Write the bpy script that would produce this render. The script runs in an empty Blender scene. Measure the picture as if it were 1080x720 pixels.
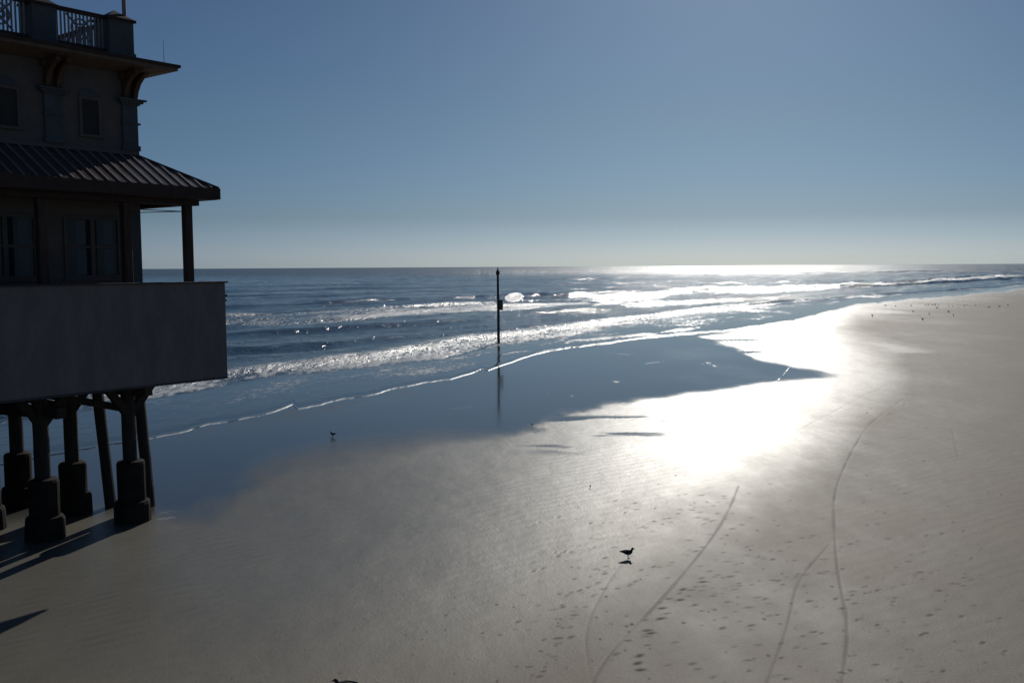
import bpy, bmesh, math, random
import numpy as np
from mathutils import Vector, Matrix

scene = bpy.context.scene
COL = scene.collection
random.seed(7)

# ------------------------------------------------------------------ camera numbers
EYE = 8.5
FOC = 1020.0                     # focal length in photo pixels (1080 wide)
PITCH = math.radians(4.42)
ROLL = 0.006
SUN_AZ = math.radians(13.2)      # clockwise from +Y
SUN_EL = math.radians(28.0)


def ground(x, y, z=0.0):
    """photo pixel (numpy ok) -> world point on the level z"""
    x = np.asarray(x, float); y = np.asarray(y, float)
    u = (x - 540) / FOC; v = (360 - y) / FOC
    c, s = math.cos(ROLL), math.sin(ROLL)
    u2 = c * u + s * v; v2 = -s * u + c * v
    dy = math.cos(PITCH) + v2 * math.sin(PITCH)
    dz = -math.sin(PITCH) + v2 * math.cos(PITCH)
    t = (z - EYE) / dz
    return u2 * t, dy * t


def horizon(x):
    """photo y of the horizon at photo x"""
    u = (np.asarray(x, float) - 540) / FOC
    c, s = math.cos(ROLL), math.sin(ROLL)
    v = (math.tan(PITCH) + s * u) / c
    return 360 - FOC * v


# ------------------------------------------------------------------ noise
def _hash(ix, iy, seed):
    h = (ix.astype(np.int64) * 374761393 + iy.astype(np.int64) * 668265263 + seed * 2147483647) & 0xFFFFFFFF
    h = ((h ^ (h >> 13)) * 1274126177) & 0xFFFFFFFF
    h = h ^ (h >> 16)
    return (h & 0xFFFFFF) / float(0xFFFFFF)


def vnoise(x, y, seed=0):
    ix = np.floor(x); iy = np.floor(y)
    fx = x - ix; fy = y - iy
    fx = fx * fx * fx * (fx * (fx * 6 - 15) + 10); fy = fy * fy * fy * (fy * (fy * 6 - 15) + 10)
    a = _hash(ix, iy, seed); b = _hash(ix + 1, iy, seed)
    c = _hash(ix, iy + 1, seed); d = _hash(ix + 1, iy + 1, seed)
    return (a + (b - a) * fx) * (1 - fy) + (c + (d - c) * fx) * fy


def fbm(x, y, octaves=4, seed=0):
    s = 0.0; amp = 0.5; tot = 0.0
    for k in range(octaves):
        s = s + amp * vnoise(x + 17.3 * k, y - 9.1 * k, seed + k); tot += amp
        x = x * 2.03; y = y * 2.03; amp *= 0.5
    return s / tot * 2 - 1


def sstep(a, b, x):
    t = np.clip((x - a) / (b - a), 0, 1)
    return t * t * (3 - 2 * t)


def interp(x, pts):
    xs = [p[0] for p in pts]; ys = [p[1] for p in pts]
    return np.interp(x, xs, ys)


def poly_dist(px, py, pts, closed=False):
    """distance to polyline, plus inside flag when closed"""
    best = np.full(px.shape, 1e9); inside = np.zeros(px.shape, bool)
    n = len(pts); rng = range(n if closed else n - 1)
    for i in rng:
        ax, ay = pts[i]; bx, by = pts[(i + 1) % n]
        dx, dy = bx - ax, by - ay; L = dx * dx + dy * dy + 1e-9
        t = np.clip(((px - ax) * dx + (py - ay) * dy) / L, 0, 1)
        best = np.minimum(best, np.hypot(px - ax - t * dx, py - ay - t * dy))
        if closed and ay != by:
            cond = ((ay > py) != (by > py)) & (px < (bx - ax) * (py - ay) / (by - ay) + ax)
            inside ^= cond
    return best, inside


# ------------------------------------------------------------------ materials
def new_mat(name):
    m = bpy.data.materials.new(name); m.use_nodes = True
    nt = m.node_tree; b = nt.nodes['Principled BSDF']
    return m, nt, b


def N(nt, kind, **kw):
    n = nt.nodes.new(kind)
    for k, v in kw.items():
        setattr(n, k, v)
    return n


def link(nt, a, b):
    nt.links.new(a, b)


def math_node(nt, op, a, b=None, c=None, clamp=False):
    n = N(nt, 'ShaderNodeMath', operation=op); n.use_clamp = clamp
    for i, v in enumerate((a, b, c)):
        if v is None:
            continue
        if isinstance(v, (int, float)):
            n.inputs[i].default_value = v
        else:
            link(nt, v, n.inputs[i])
    return n.outputs[0]


def mix_col(nt, fac, a, b):
    n = N(nt, 'ShaderNodeMix', data_type='RGBA')
    if isinstance(fac, (int, float)):
        n.inputs[0].default_value = fac
    else:
        link(nt, fac, n.inputs[0])
    for i, v in ((6, a), (7, b)):
        if isinstance(v, tuple):
            n.inputs[i].default_value = (*v, 1)
        else:
            link(nt, v, n.inputs[i])
    return n.outputs[2]


def mix_val(nt, fac, a, b):
    n = N(nt, 'ShaderNodeMix', data_type='FLOAT')
    if isinstance(fac, (int, float)):
        n.inputs[0].default_value = fac
    else:
        link(nt, fac, n.inputs[0])
    for i, v in ((2, a), (3, b)):
        if isinstance(v, (int, float)):
            n.inputs[i].default_value = v
        else:
            link(nt, v, n.inputs[i])
    return n.outputs[0]


def noise_node(nt, vec, scale, detail=3, rough=0.55, stretch=None, rot=0.0):
    if stretch is not None:
        mp = N(nt, 'ShaderNodeMapping'); mp.inputs['Scale'].default_value = stretch
        mp.inputs['Rotation'].default_value = (0, 0, rot)
        link(nt, vec, mp.inputs[0]); vec = mp.outputs[0]
    n = N(nt, 'ShaderNodeTexNoise'); n.inputs['Scale'].default_value = scale
    n.inputs['Detail'].default_value = detail; n.inputs['Roughness'].default_value = rough
    link(nt, vec, n.inputs['Vector'])
    return n.outputs['Fac']


def ramp(nt, fac, lo, hi, a=0.0, b=1.0):
    n = N(nt, 'ShaderNodeMapRange', interpolation_type='SMOOTHSTEP')
    link(nt, fac, n.inputs[0])
    n.inputs[1].default_value = lo; n.inputs[2].default_value = hi
    n.inputs[3].default_value = a; n.inputs[4].default_value = b
    return n.outputs[0]


def plain(name, col, rough=0.7, var=0.25, scale=3.0, stretch=(1, 1, 1), bump=0.15, spec=0.3, metallic=0.0):
    m, nt, b = new_mat(name)
    tc = N(nt, 'ShaderNodeTexCoord').outputs['Object']
    f = noise_node(nt, tc, scale, 5, 0.6, stretch)
    f2 = noise_node(nt, tc, scale * 7, 3, 0.6, stretch)
    k = math_node(nt, 'ADD', math_node(nt, 'MULTIPLY', f, 0.7), math_node(nt, 'MULTIPLY', f2, 0.3))
    k = ramp(nt, k, 0.3, 0.7)
    dark = tuple(c * (1 - var) for c in col); lite = tuple(min(1, c * (1 + var)) for c in col)
    link(nt, mix_col(nt, k, dark, lite), b.inputs['Base Color'])
    link(nt, mix_val(nt, k, min(1, rough + .08), max(.03, rough - .08)), b.inputs['Roughness'])
    b.inputs['Specular IOR Level'].default_value = spec
    b.inputs['Metallic'].default_value = metallic
    if bump:
        bp = N(nt, 'ShaderNodeBump'); bp.inputs['Strength'].default_value = bump
        bp.inputs['Distance'].default_value = 0.02
        link(nt, f2, bp.inputs['Height']); link(nt, bp.outputs[0], b.inputs['Normal'])
    return m


M = {}
M['panel'] = plain('painted_panel', (0.19, 0.175, 0.165), 0.85, 0.16, 1.0, (1.6, 1, .5), 0.12, 0.2)
M['cap'] = plain('dark_metal_trim', (0.06, 0.06, 0.065), 0.6)
M['stucco'] = plain('beige_stucco', (0.125, 0.115, 0.105), 0.9, 0.12, 2.0, bump=0.2, spec=0.2)
M['pilaster'] = plain('blue_grey_paint', (0.085, 0.10, 0.11), 0.8, 0.15, 3.0, spec=0.2)
M['bracket'] = plain('orange_brown_paint', (0.10, 0.058, 0.034), 0.7, 0.2, 4.0)
M['soffit'] = plain('brown_trim_paint', (0.14, 0.105, 0.085), 0.75, 0.2, 3.0)
M['fascia'] = plain('dark_brown_fascia', (0.045, 0.03, 0.025), 0.6, 0.2, 3.0)
M['roof'] = plain('brown_roof_metal', (0.09, 0.06, 0.055), 0.38, 0.15, 3.0, bump=0.05, spec=0.5)
M['seam'] = plain('sky_sheen_roof_seam', (0.22, 0.19, 0.18), 0.5, 0.2, 5.0, bump=0.05, spec=0.5)  # sky reflection on the seams painted in as a paler colour
M['post'] = plain('brown_timber', (0.06, 0.042, 0.035), 0.75, 0.3, 3.0, (6, 6, .6))
M['frame'] = plain('window_frame_paint', (0.11, 0.10, 0.09), 0.7, 0.12, 4.0, spec=.2)
M['floor'] = plain('deck_timber', (0.10, 0.08, 0.07), 0.85, 0.3, 2.0, (6, .6, 1))
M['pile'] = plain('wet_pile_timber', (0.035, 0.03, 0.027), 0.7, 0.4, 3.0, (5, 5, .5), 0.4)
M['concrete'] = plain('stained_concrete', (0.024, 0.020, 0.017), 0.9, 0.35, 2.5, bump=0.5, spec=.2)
M['pole'] = plain('weathered_pole', (0.05, 0.045, 0.042), 0.8, 0.35, 3.0, (5, 5, .4))
M['board'] = plain('weathered_board', (0.09, 0.085, 0.075), 0.7, 0.25, 6.0)
M['metal'] = plain('grey_metal', (0.20, 0.20, 0.21), 0.5, 0.1, 5.0)
M['plumage'] = plain('dark_plumage', (0.055, 0.052, 0.055), 0.85, 0.4, 18.0, bump=0.1, spec=0.15)
M['wing'] = plain('dark_wing_plumage', (0.035, 0.035, 0.04), 0.85, 0.35, 22.0, bump=0.1, spec=0.15)
M['bill'] = plain('dark_bill', (0.03, 0.02, 0.018), 0.5, 0.2, 30.0, bump=0)
M['pale'] = plain('pale_plumage', (0.30, 0.30, 0.31), 0.85, 0.3, 18.0, bump=0.1, spec=0.15)


def glass_mat():
    m, nt, b = new_mat('dark_window_glass')
    b.inputs['Base Color'].default_value = (0.02, 0.028, 0.035, 1)
    b.inputs['Roughness'].default_value = 0.06
    b.inputs['Specular IOR Level'].default_value = 0.35
    tc = N(nt, 'ShaderNodeTexCoord').outputs['Object']
    bp = N(nt, 'ShaderNodeBump'); bp.inputs['Strength'].default_value = 0.08; bp.inputs['Distance'].default_value = 0.02
    link(nt, noise_node(nt, tc, 1.5, 1), bp.inputs['Height']); link(nt, bp.outputs[0], b.inputs['Normal'])
    return m


M['glass'] = glass_mat()
M['painted_daylight'] = plain('pale_blue_painted_daylight', (0.10, 0.125, 0.145), 0.8, 0.1, 6.0, (1, 1, 8), 0.05)  # daylight from the opposite window, painted as a pale surface


def attr(nt, name):
    a = N(nt, 'ShaderNodeAttribute'); a.attribute_name = name
    return a.outputs['Fac']


def sand_mat():
    m, nt, b = new_mat('beach_sand')
    pos = N(nt, 'ShaderNodeNewGeometry').outputs['Position']
    film = attr(nt, 'film'); damp = attr(nt, 'damp')
    big = noise_node(nt, pos, 0.09, 4, 0.55, (1, .55, 1), math.radians(-30))
    mid = noise_node(nt, pos, 0.9, 4, 0.6, (1, .5, 1), math.radians(-30))
    fine = noise_node(nt, pos, 14.0, 3, 0.7)
    dry = mix_col(nt, ramp(nt, mid, .3, .7), (0.228, 0.193, 0.145), (0.293, 0.250, 0.190))
    dry = mix_col(nt, ramp(nt, big, .35, .65), dry, (0.240, 0.216, 0.182))
    dry = mix_col(nt, math_node(nt, 'MULTIPLY', ramp(nt, fine, .35, .75), .5), dry, (0.150, 0.130, 0.108))
    wetc = mix_col(nt, ramp(nt, big, .35, .65), (0.125, 0.118, 0.096), (0.160, 0.151, 0.124))
    # moisture pattern
    dmp = math_node(nt, 'ADD', damp, math_node(nt, 'MULTIPLY', math_node(nt, 'SUBTRACT', big, .5), .60), clamp=True)
    col = mix_col(nt, dmp, dry, wetc)
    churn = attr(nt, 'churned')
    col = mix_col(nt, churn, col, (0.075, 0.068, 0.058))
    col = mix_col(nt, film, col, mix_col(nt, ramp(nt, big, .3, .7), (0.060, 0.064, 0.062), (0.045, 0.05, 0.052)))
    col = mix_col(nt, attr(nt, 'lace'), col, (0.6, 0.6, 0.6))
    link(nt, col, b.inputs['Base Color'])
    r = mix_val(nt, dmp, 0.64, 0.42)
    r = math_node(nt, 'ADD', r, math_node(nt, 'MULTIPLY', math_node(nt, 'SUBTRACT', mid, .5), .16))
    r = mix_val(nt, churn, r, 0.85)
    r = mix_val(nt, film, r, ramp(nt, big, .35, .7, .06, .12))
    lace = attr(nt, 'lace'); r = mix_val(nt, lace, r, .5)
    link(nt, r, b.inputs['Roughness'])
    sp = mix_val(nt, churn, mix_val(nt, dmp, 0.17, 0.66), .1)
    link(nt, sp, b.inputs['Specular IOR Level'])
    b.inputs['IOR'].default_value = 1.38
    dryness = math_node(nt, 'SUBTRACT', 1.0, film, clamp=True)
    rip = N(nt, 'ShaderNodeTexWave', wave_type='BANDS', bands_direction='X')
    rip.inputs['Scale'].default_value = 0.55; rip.inputs['Distortion'].default_value = 9.0
    rip.inputs['Detail'].default_value = 3.0; rip.inputs['Detail Scale'].default_value = .6
    mp = N(nt, 'ShaderNodeMapping'); mp.inputs['Rotation'].default_value = (0, 0, math.radians(55))
    link(nt, pos, mp.inputs[0]); link(nt, mp.outputs[0], rip.inputs['Vector'])
    bp = N(nt, 'ShaderNodeBump'); bp.inputs['Distance'].default_value = 0.025
    link(nt, math_node(nt, 'MULTIPLY', dryness, 0.42), bp.inputs['Strength'])
    gr = noise_node(nt, pos, 4.5, 4, 0.7, (1, .6, 1), math.radians(-20))
    h = math_node(nt, 'ADD', math_node(nt, 'MULTIPLY', fine, .6), math_node(nt, 'MULTIPLY', mid, 1.4))
    h = math_node(nt, 'ADD', h, math_node(nt, 'MULTIPLY', gr, 0.45))
    h = math_node(nt, 'ADD', h, math_node(nt, 'MULTIPLY', rip.outputs['Fac'], 0.20))
    link(nt, h, bp.inputs['Height']); link(nt, bp.outputs[0], b.inputs['Normal'])
    return m


def sea_mat():
    m, nt, b = new_mat('sea_water')
    pos = N(nt, 'ShaderNodeNewGeometry').outputs['Position']
    foam = attr(nt, 'foam'); shallow = attr(nt, 'shallow'); offing = attr(nt, 'offing')
    SH = math.radians(35)      # shore runs about 35 degrees clockwise from +Y
    f1 = noise_node(nt, pos, 1.5, 5, 0.72, (1.6, .55, 1), -SH + math.radians(0))
    f2 = noise_node(nt, pos, 0.16, 3, 0.6, (1.6, .6, 1), -SH)
    fn = math_node(nt, 'ADD', math_node(nt, 'MULTIPLY', f1, .7), math_node(nt, 'MULTIPLY', f2, .3))
    thr = math_node(nt, 'SUBTRACT', 1.0, foam)
    # foam where noise > threshold mapped to .25...75
    t = math_node(nt, 'SUBTRACT', fn, math_node(nt, 'ADD', math_node(nt, 'MULTIPLY', thr, .56), .22))
    fm = ramp(nt, t, -0.10, 0.15)
    fm = math_node(nt, 'MULTIPLY', fm, ramp(nt, foam, 0.02, 0.12))
    col = mix_col(nt, shallow, (0.012, 0.032, 0.046), (0.050, 0.060, 0.062))
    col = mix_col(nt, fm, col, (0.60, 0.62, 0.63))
    link(nt, col, b.inputs['Base Color'])
    rw = mix_val(nt, offing, mix_val(nt, shallow, 0.11, 0.08), 0.30)
    link(nt, mix_val(nt, fm, rw, 0.48), b.inputs['Roughness'])
    b.inputs['IOR'].default_value = 1.333
    w1 = noise_node(nt, pos, 0.55, 4, 0.6, (1.7, .75, 1), -SH)
    w2 = noise_node(nt, pos, 2.6, 3, 0.6, (1.4, .8, 1), -SH)
    h = math_node(nt, 'ADD', math_node(nt, 'MULTIPLY', w1, .55), math_node(nt, 'MULTIPLY', w2, .13))
    spk = ramp(nt, noise_node(nt, pos, 0.8, 2, 0.5, (1.6, .6, 1), -SH), .60, .74)
    h = math_node(nt, 'ADD', h, math_node(nt, 'MULTIPLY', spk, .17))
    h = math_node(nt, 'ADD', h, math_node(nt, 'MULTIPLY', fm, .08))
    bp = N(nt, 'ShaderNodeBump'); bp.inputs['Distance'].default_value = 1.0
    link(nt, mix_val(nt, shallow, 0.52, 0.05), bp.inputs['Strength'])
    link(nt, h, bp.inputs['Height']); link(nt, bp.outputs[0], b.inputs['Normal'])
    return m


M['sand'] = sand_mat()
M['sea'] = sea_mat()


# ------------------------------------------------------------------ object helpers
def obj(name, me, mat, parent=None):
    if isinstance(me, bmesh.types.BMesh):
        bm = me; me = bpy.data.meshes.new(name)
        bmesh.ops.recalc_face_normals(bm, faces=bm.faces[:])
        bm.to_mesh(me); bm.free()
    if mat:
        me.materials.append(mat)
    o = bpy.data.objects.new(name, me); COL.objects.link(o)
    if parent:
        o.parent = parent
    return o


def tag(o, label, cat, group=None):
    o['label'] = label; o['category'] = cat
    if group:
        o['group'] = group
    return o


def empty(name, loc, rz=0.0):
    o = bpy.data.objects.new(name, None); COL.objects.link(o)
    o.location = loc; o.rotation_euler = (0, 0, rz); o.empty_display_size = .5
    return o


def box(bm, x0, x1, y0, y1, z0, z1):
    v = [bm.verts.new(p) for p in ((x0, y0, z0), (x1, y0, z0), (x1, y1, z0), (x0, y1, z0),
                                   (x0, y0, z1), (x1, y0, z1), (x1, y1, z1), (x0, y1, z1))]
    for f in ((0, 3, 2, 1), (4, 5, 6, 7), (0, 1, 5, 4), (1, 2, 6, 5), (2, 3, 7, 6), (3, 0, 4, 7)):
        bm.faces.new([v[i] for i in f])
    return bm


def boxes(*bs):
    bm = bmesh.new()
    for b in bs:
        box(bm, *b)
    return bm


def tube(bm, a, b, ra, rb=None, seg=12, wob=0.0):
    """tapered round bar from a to b"""
    a = Vector(a); b = Vector(b); rb = ra if rb is None else rb
    d = (b - a); L = d.length; d.normalize()
    e1 = d.orthogonal().normalized(); e2 = d.cross(e1)
    n = max(2, int(L / .5) + 1) if wob else 2
    rings = []
    for i in range(n):
        t = i / (n - 1); c = a + (b - a) * t
        r = (ra + (rb - ra) * t)
        rings.append([bm.verts.new(c + (e1 * math.cos(2 * math.pi * k / seg) + e2 * math.sin(2 * math.pi * k / seg))
                                   * r * (1 + wob * random.uniform(-1, 1))) for k in range(seg)])
    for i in range(n - 1):
        for k in range(seg):
            bm.faces.new((rings[i][k], rings[i][(k + 1) % seg], rings[i + 1][(k + 1) % seg], rings[i + 1][k]))
    bm.faces.new(rings[0][::-1]); bm.faces.new(rings[-1])
    return bm


def beam(bm, a, b, w, h):
    """square bar from a to b, width w (sideways) and height h"""
    a = Vector(a); b = Vector(b); d = (b - a).normalized()
    side = d.cross(Vector((0, 0, 1)))
    if side.length < 1e-4:
        side = Vector((1, 0, 0))
    side.normalize(); up = side.cross(d).normalized()
    vs = []
    for c in (a, b):
        for su, sv in ((-1, -1), (1, -1), (1, 1), (-1, 1)):
            vs.append(bm.verts.new(c + side * su * w / 2 + up * sv * h / 2))
    for f in ((0, 1, 2, 3), (7, 6, 5, 4), (0, 4, 5, 1), (1, 5, 6, 2), (2, 6, 7, 3), (3, 7, 4, 0)):
        bm.faces.new([vs[i] for i in f])
    return bm


def lathe(bm, cx, cy, prof, seg=20, wob=0.0):
    rings = []
    for r, z in prof:
        rings.append([bm.verts.new((cx + r * math.cos(2 * math.pi * k / seg) * (1 + wob * random.uniform(-1, 1)),
                                    cy + r * math.sin(2 * math.pi * k / seg) * (1 + wob * random.uniform(-1, 1)), z)) for k in range(seg)])
    for i in range(len(rings) - 1):
        for k in range(seg):
            bm.faces.new((rings[i][k], rings[i][(k + 1) % seg], rings[i + 1][(k + 1) % seg], rings[i + 1][k]))
    bm.faces.new(rings[0][::-1]); bm.faces.new(rings[-1])
    return bm


def prism(bm, pts, axis, a, b):
    """extrude 2-D outline between a and b along axis: 'x' (pts are y,z) or 'y' (pts are x,z)"""
    def P(p, t):
        return (t, p[0], p[1]) if axis == 'x' else (p[0], t, p[1])
    A = [bm.verts.new(P(p, a)) for p in pts]; B = [bm.verts.new(P(p, b)) for p in pts]
    n = len(pts)
    bm.faces.new(A); bm.faces.new(B[::-1])
    for i in range(n):
        bm.faces.new((A[i], B[i], B[(i + 1) % n], A[(i + 1) % n]))
    return bm


def bevel(bm, w=0.012):
    bmesh.ops.bevel(bm, geom=bm.edges[:], offset=w, segments=1, affect='EDGES', profile=0.5)
    return bm


def grid_object(name, X, Y, Z, mat, attrs):
    R, Cn = X.shape
    co = np.stack([X, Y, Z], -1).reshape(-1, 3).astype(np.float32)
    idx = np.arange(R * Cn, dtype=np.int32).reshape(R, Cn)
    q = np.stack([idx[:-1, :-1], idx[:-1, 1:], idx[1:, 1:], idx[1:, :-1]], -1).reshape(-1, 4)
    # make faces look upwards
    a, b, d = co[q[0, 0]], co[q[0, 1]], co[q[0, 3]]
    if np.cross(b - a, d - a)[2] < 0:
        q = q[:, ::-1]
    me = bpy.data.meshes.new(name)
    me.vertices.add(len(co)); me.vertices.foreach_set('co', co.ravel())
    me.loops.add(q.size); me.loops.foreach_set('vertex_index', np.ascontiguousarray(q, dtype=np.int32).ravel())
    me.polygons.add(len(q))
    me.polygons.foreach_set('loop_start', np.arange(0, q.size, 4, dtype=np.int32))
    me.polygons.foreach_set('use_smooth', np.ones(len(q), bool))
    me.update(calc_edges=True)
    for k, v in attrs.items():
        at = me.attributes.new(k, 'FLOAT', 'POINT')
        at.data.foreach_set('value', np.ascontiguousarray(v, dtype=np.float32).ravel())
    me.validate()
    return obj(name, me, mat)


# ================================================================== SEA AND BEACH
# line where the thin wash of the sea ends on the sand
EDGE = [(-9000, 2700), (-1568, 860), (-310, 570), (-100, 512), (0, 491), (61, 479), (112, 470), (160, 462), (197, 455), (220, 448),
        (248, 444), (281, 437), (300, 431), (309, 427), (313, 432), (330, 429), (360, 422), (391, 417), (412, 411), (450, 404),
        (475, 400), (500, 393), (507, 389.5), (515, 391), (523, 388), (545, 380), (565, 374), (575, 371), (600, 367),
        (622, 365), (650, 361), (680, 357), (705, 354), (735, 352), (765, 349), (800, 344), (830, 339), (860, 333), (885, 326), (900, 322),
        (940, 318), (990, 313.5), (1040, 309), (1080, 305.5), (1150, 300), (1390, 289), (2500, 274), (9000, 231)]


def edge_y(x):
    y = interp(x, EDGE) + 1.0 * fbm(x / 16, x * 0 + 4, 4, 15) * (np.abs(x - 540) < 900)
    return np.maximum(y, horizon(x) + 1.2)


def cols():
    mid = np.linspace(-40, 1120, 1241)
    left = -40 - np.array([2, 4, 7, 11, 16, 24, 34, 48, 66, 90, 120, 160, 210, 280, 370, 500, 700, 1000, 1500, 2400, 4200, 7500])
    right = 1120 + np.array([2, 4, 7, 11, 16, 24, 34, 48, 66, 90, 120, 160, 210, 280, 370, 500, 700, 1000, 1500, 2400, 4200, 7500])
    return np.concatenate([left[::-1], mid, right])


F2_TOP = [(-1568, 640), (-310, 470), (0, 430), (100, 413), (160, 402), (230, 394), (260, 390), (295, 384), (330, 379), (360, 375), (400, 370), (440, 361),
          (480, 353), (520, 350), (560, 346), (600, 341), (640, 336), (680, 331), (720, 327), (760, 323), (820, 317), (900, 311), (1000, 305), (1080, 298), (1390, 285), (2500, 272)]
F2_BOT = [(-1568, 690), (-310, 500), (0, 452), (100, 434), (160, 422), (200, 416), (240, 408), (260, 404), (295, 398), (330, 396), (360, 393), (400, 388), (430, 384),
          (470, 380), (500, 372), (530, 366), (560, 362), (600, 357), (640, 347), (680, 340), (720, 335), (760, 330), (820, 323), (900, 317), (1000, 310), (1080, 303), (1390, 288), (2500, 273.4)]
F1_TOP = [(-1568, 440), (-310, 365), (0, 338), (100, 334), (240, 329), (300, 328), (340, 326), (400, 321), (440, 319), (485, 317), (530, 317), (600, 317.5), (650, 316), (760, 311)]
F1_BOT = [(-1568, 470), (-310, 385), (0, 355), (100, 349), (240, 346), (300, 344), (340, 342), (370, 339), (400, 336), (440, 335), (500, 332), (540, 332), (560, 329), (600, 325), (650, 323), (760, 316)]
B1 = [(-1568, 432), (-310, 358), (0, 335.5), (100, 330.5), (240, 325.5), (300, 323), (340, 321), (400, 317.5), (440, 316), (470, 314.5), (485, 313.5), (530, 313), (551, 312), (600, 313), (650, 311), (700, 309), (760, 306), (900, 303), (1080, 294), (2500, 268)]
W2 = [(-1568, 540), (-310, 425), (0, 392), (100, 383), (240, 369), (290, 367), (350, 362), (420, 354), (480, 346), (560, 338), (640, 329), (720, 318), (800, 312), (900, 306), (1080, 296), (2500, 270)]
BR_TOP = [(560, 312), (600, 311), (660, 307), (730, 303), (800, 300.5), (870, 298.5), (930, 297), (1000, 292), (1044, 289), (1200, 283)]
BR_BOT = [(560, 314), (600, 319), (660, 319), (730, 309), (800, 309), (870, 306), (930, 302), (1000, 297), (1060, 293), (1200, 286)]


def band(y, top, bot, soft=1.5):
    return sstep(0, soft, y - top) * sstep(0, soft, bot - y)


def build_sea():
    xs = cols()
    v = np.linspace(0, 1, 880)
    hor = horizon(xs); ed = edge_y(xs)
    PX = np.repeat(xs[None, :], len(v), 0)
    # rows: a little denser towards the horizon
    g = v ** 0.85
    PY = ed[None, :] + (hor + 0.2 - ed)[None, :] * g[:, None]
    X, Y = ground(PX, PY)
    r = np.hypot(X, Y)
    mpp = r * r / (EYE * FOC)                       # metres of depth per pixel row
    sh = math.radians(35)
    al = X * math.sin(sh) + Y * math.cos(sh)        # along shore
    off = -X * math.cos(sh) + Y * math.sin(sh)      # offshore
    dE = (ed[None, :] - PY)                         # pixels offshore of the wash edge
    dM = dE * mpp
    f2t = interp(PX, F2_TOP); f2b = interp(PX, F2_BOT)
    f1t = interp(PX, F1_TOP); f1b = interp(PX, F1_BOT)
    deep = sstep(0.0, 1.0, (f2b - PY) / 6.0)        # 0 in the swash, 1 beyond the shore break
    Z = 0.015 + 0.03 * sstep(0, 3, dM) * np.ones_like(PY)
    # open swell
    ph = fbm(al / 90, off / 60, 3, 5)
    amp = deep * sstep(0, 40, (f2b - PY) * mpp)
    Z += amp * (0.16 * np.sin(off / 31 * 6.283 + 5 * ph) + 0.13 * np.sin(off / 17 * 6.283 + 6 * ph + al / 60)
                + 0.10 * np.sin(off / 9.5 * 6.283 + 9 * ph + al / 25))
    tz = sstep(0, 8, f2t - PY) * sstep(-4, 6, PY - f1b) * (1 - sstep(600, 800, PX))      # steeper chop between the two breaks
    Z += tz * 0.07 * np.sin(off / 15 * 6.283 + 6 * ph + al / 45)
    Z += amp * 0.20 * fbm(al / 9, off / 4.5, 4, 11)
    Z += amp * 0.35 * fbm(al / 60, off / 16, 3, 31) * sstep(150, 400, r)

    def crest(line, height, front, back, mod_seed, lo=-1e9, hi=1e9, fade=60):
        cy = interp(PX, line) + 0.6 * fbm(PX / 40, PX * 0 + mod_seed, 3, mod_seed)
        s = (PY - cy) * mpp                          # >0 shoreward
        prof = np.where(s > 0, np.exp(-(s / front) ** 2), np.exp(-(np.abs(s) / back) ** 1.6))
        lm = sstep(lo - fade, lo + fade, PX) * (1 - sstep(hi - fade, hi + fade, PX))
        return height * prof * lm * (0.75 + 0.5 * vnoise(PX / 35 + mod_seed, PX * 0, mod_seed))

    Z += crest(B1, 0.85, 5.0, 16.0, 3)
    Z += crest(W2, 0.40, 3.0, 9.0, 4, hi=400)
    mid = [(x, (interp(x, F2_TOP) * .65 + interp(x, F2_BOT) * .35)) for x in range(-1568, 1400, 16)]
    Z += crest(mid, 0.38, 3.0, 6.0, 6)
    Z += crest([(x, y + 2) for x, y in BR_TOP], 0.8, 6.0, 18.0, 8, lo=590, hi=1080)
    Z += crest([(560, 295.5), (640, 294), (760, 290), (900, 288), (1080, 284)], 0.8, 9, 30, 9, lo=560)
    Z += crest([(560, 309), (610, 307.5), (660, 305.5), (760, 300), (900, 295)], 0.6, 7, 18, 10, lo=600)

    # ---- foam
    PYd = PY - np.maximum(Z, 0) * FOC / r            # where the raised surface shows
    lump = fbm(al / 5, off / 2.2, 4, 21)
    patch = fbm(al / 22, off / 9, 3, 41)
    foam = np.zeros_like(PX)
    a = band(PY, f2t - 1.5, f2b + 1.0 + 1.5 * fbm(PX / 14, PX * 0 + 3, 3, 55), 4.0)
    rel = np.clip((PY - f2t) / np.maximum(f2b - f2t, 1), 0, 1)
    foam = np.maximum(foam, a * (0.39 + 0.19 * rel + 0.30 * patch))
    a = band(PY, f1t, f1b, 3.5) * (1 - sstep(560, 720, PX) * .5)
    rel = np.clip((PY - f1t) / np.maximum(f1b - f1t, 1), 0, 1)
    foam = np.maximum(foam, a * (0.42 + 0.25 * rel + 0.3 * patch))
    # the bright long breaker to the right
    jit = 1.3 * fbm(PX / 9, PX * 0 + 1, 4, 88) + .8 * fbm(PX / 30, PX * 0 + 5, 3, 89)
    a = band(PYd + jit, interp(PX, BR_TOP), interp(PX, BR_BOT) + 1.2 * fbm(PX / 12, PX * 0 + 2, 4, 90), 1.2) * sstep(585, 640, PX) * (1 - sstep(1050, 1150, PX))
    foam = np.maximum(foam, a * (0.60 + 0.35 * patch + .2 * lump))
    # breaking crest, and a sun glint beside the pole painted as white foam
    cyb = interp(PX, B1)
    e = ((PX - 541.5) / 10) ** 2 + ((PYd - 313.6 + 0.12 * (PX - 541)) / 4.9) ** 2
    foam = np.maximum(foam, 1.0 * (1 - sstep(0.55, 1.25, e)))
    e = e + .55 * fbm(PX / 4, PYd / 2.5, 3, 203) + .25 * sstep(545, 551, PX)
    a = np.exp(-((PY - cyb - 1.0) / 1.5) ** 2) * sstep(470, 486, PX) * (1 - sstep(497, 506, PX))
    foam = np.maximum(foam, 0.8 * a)
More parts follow.
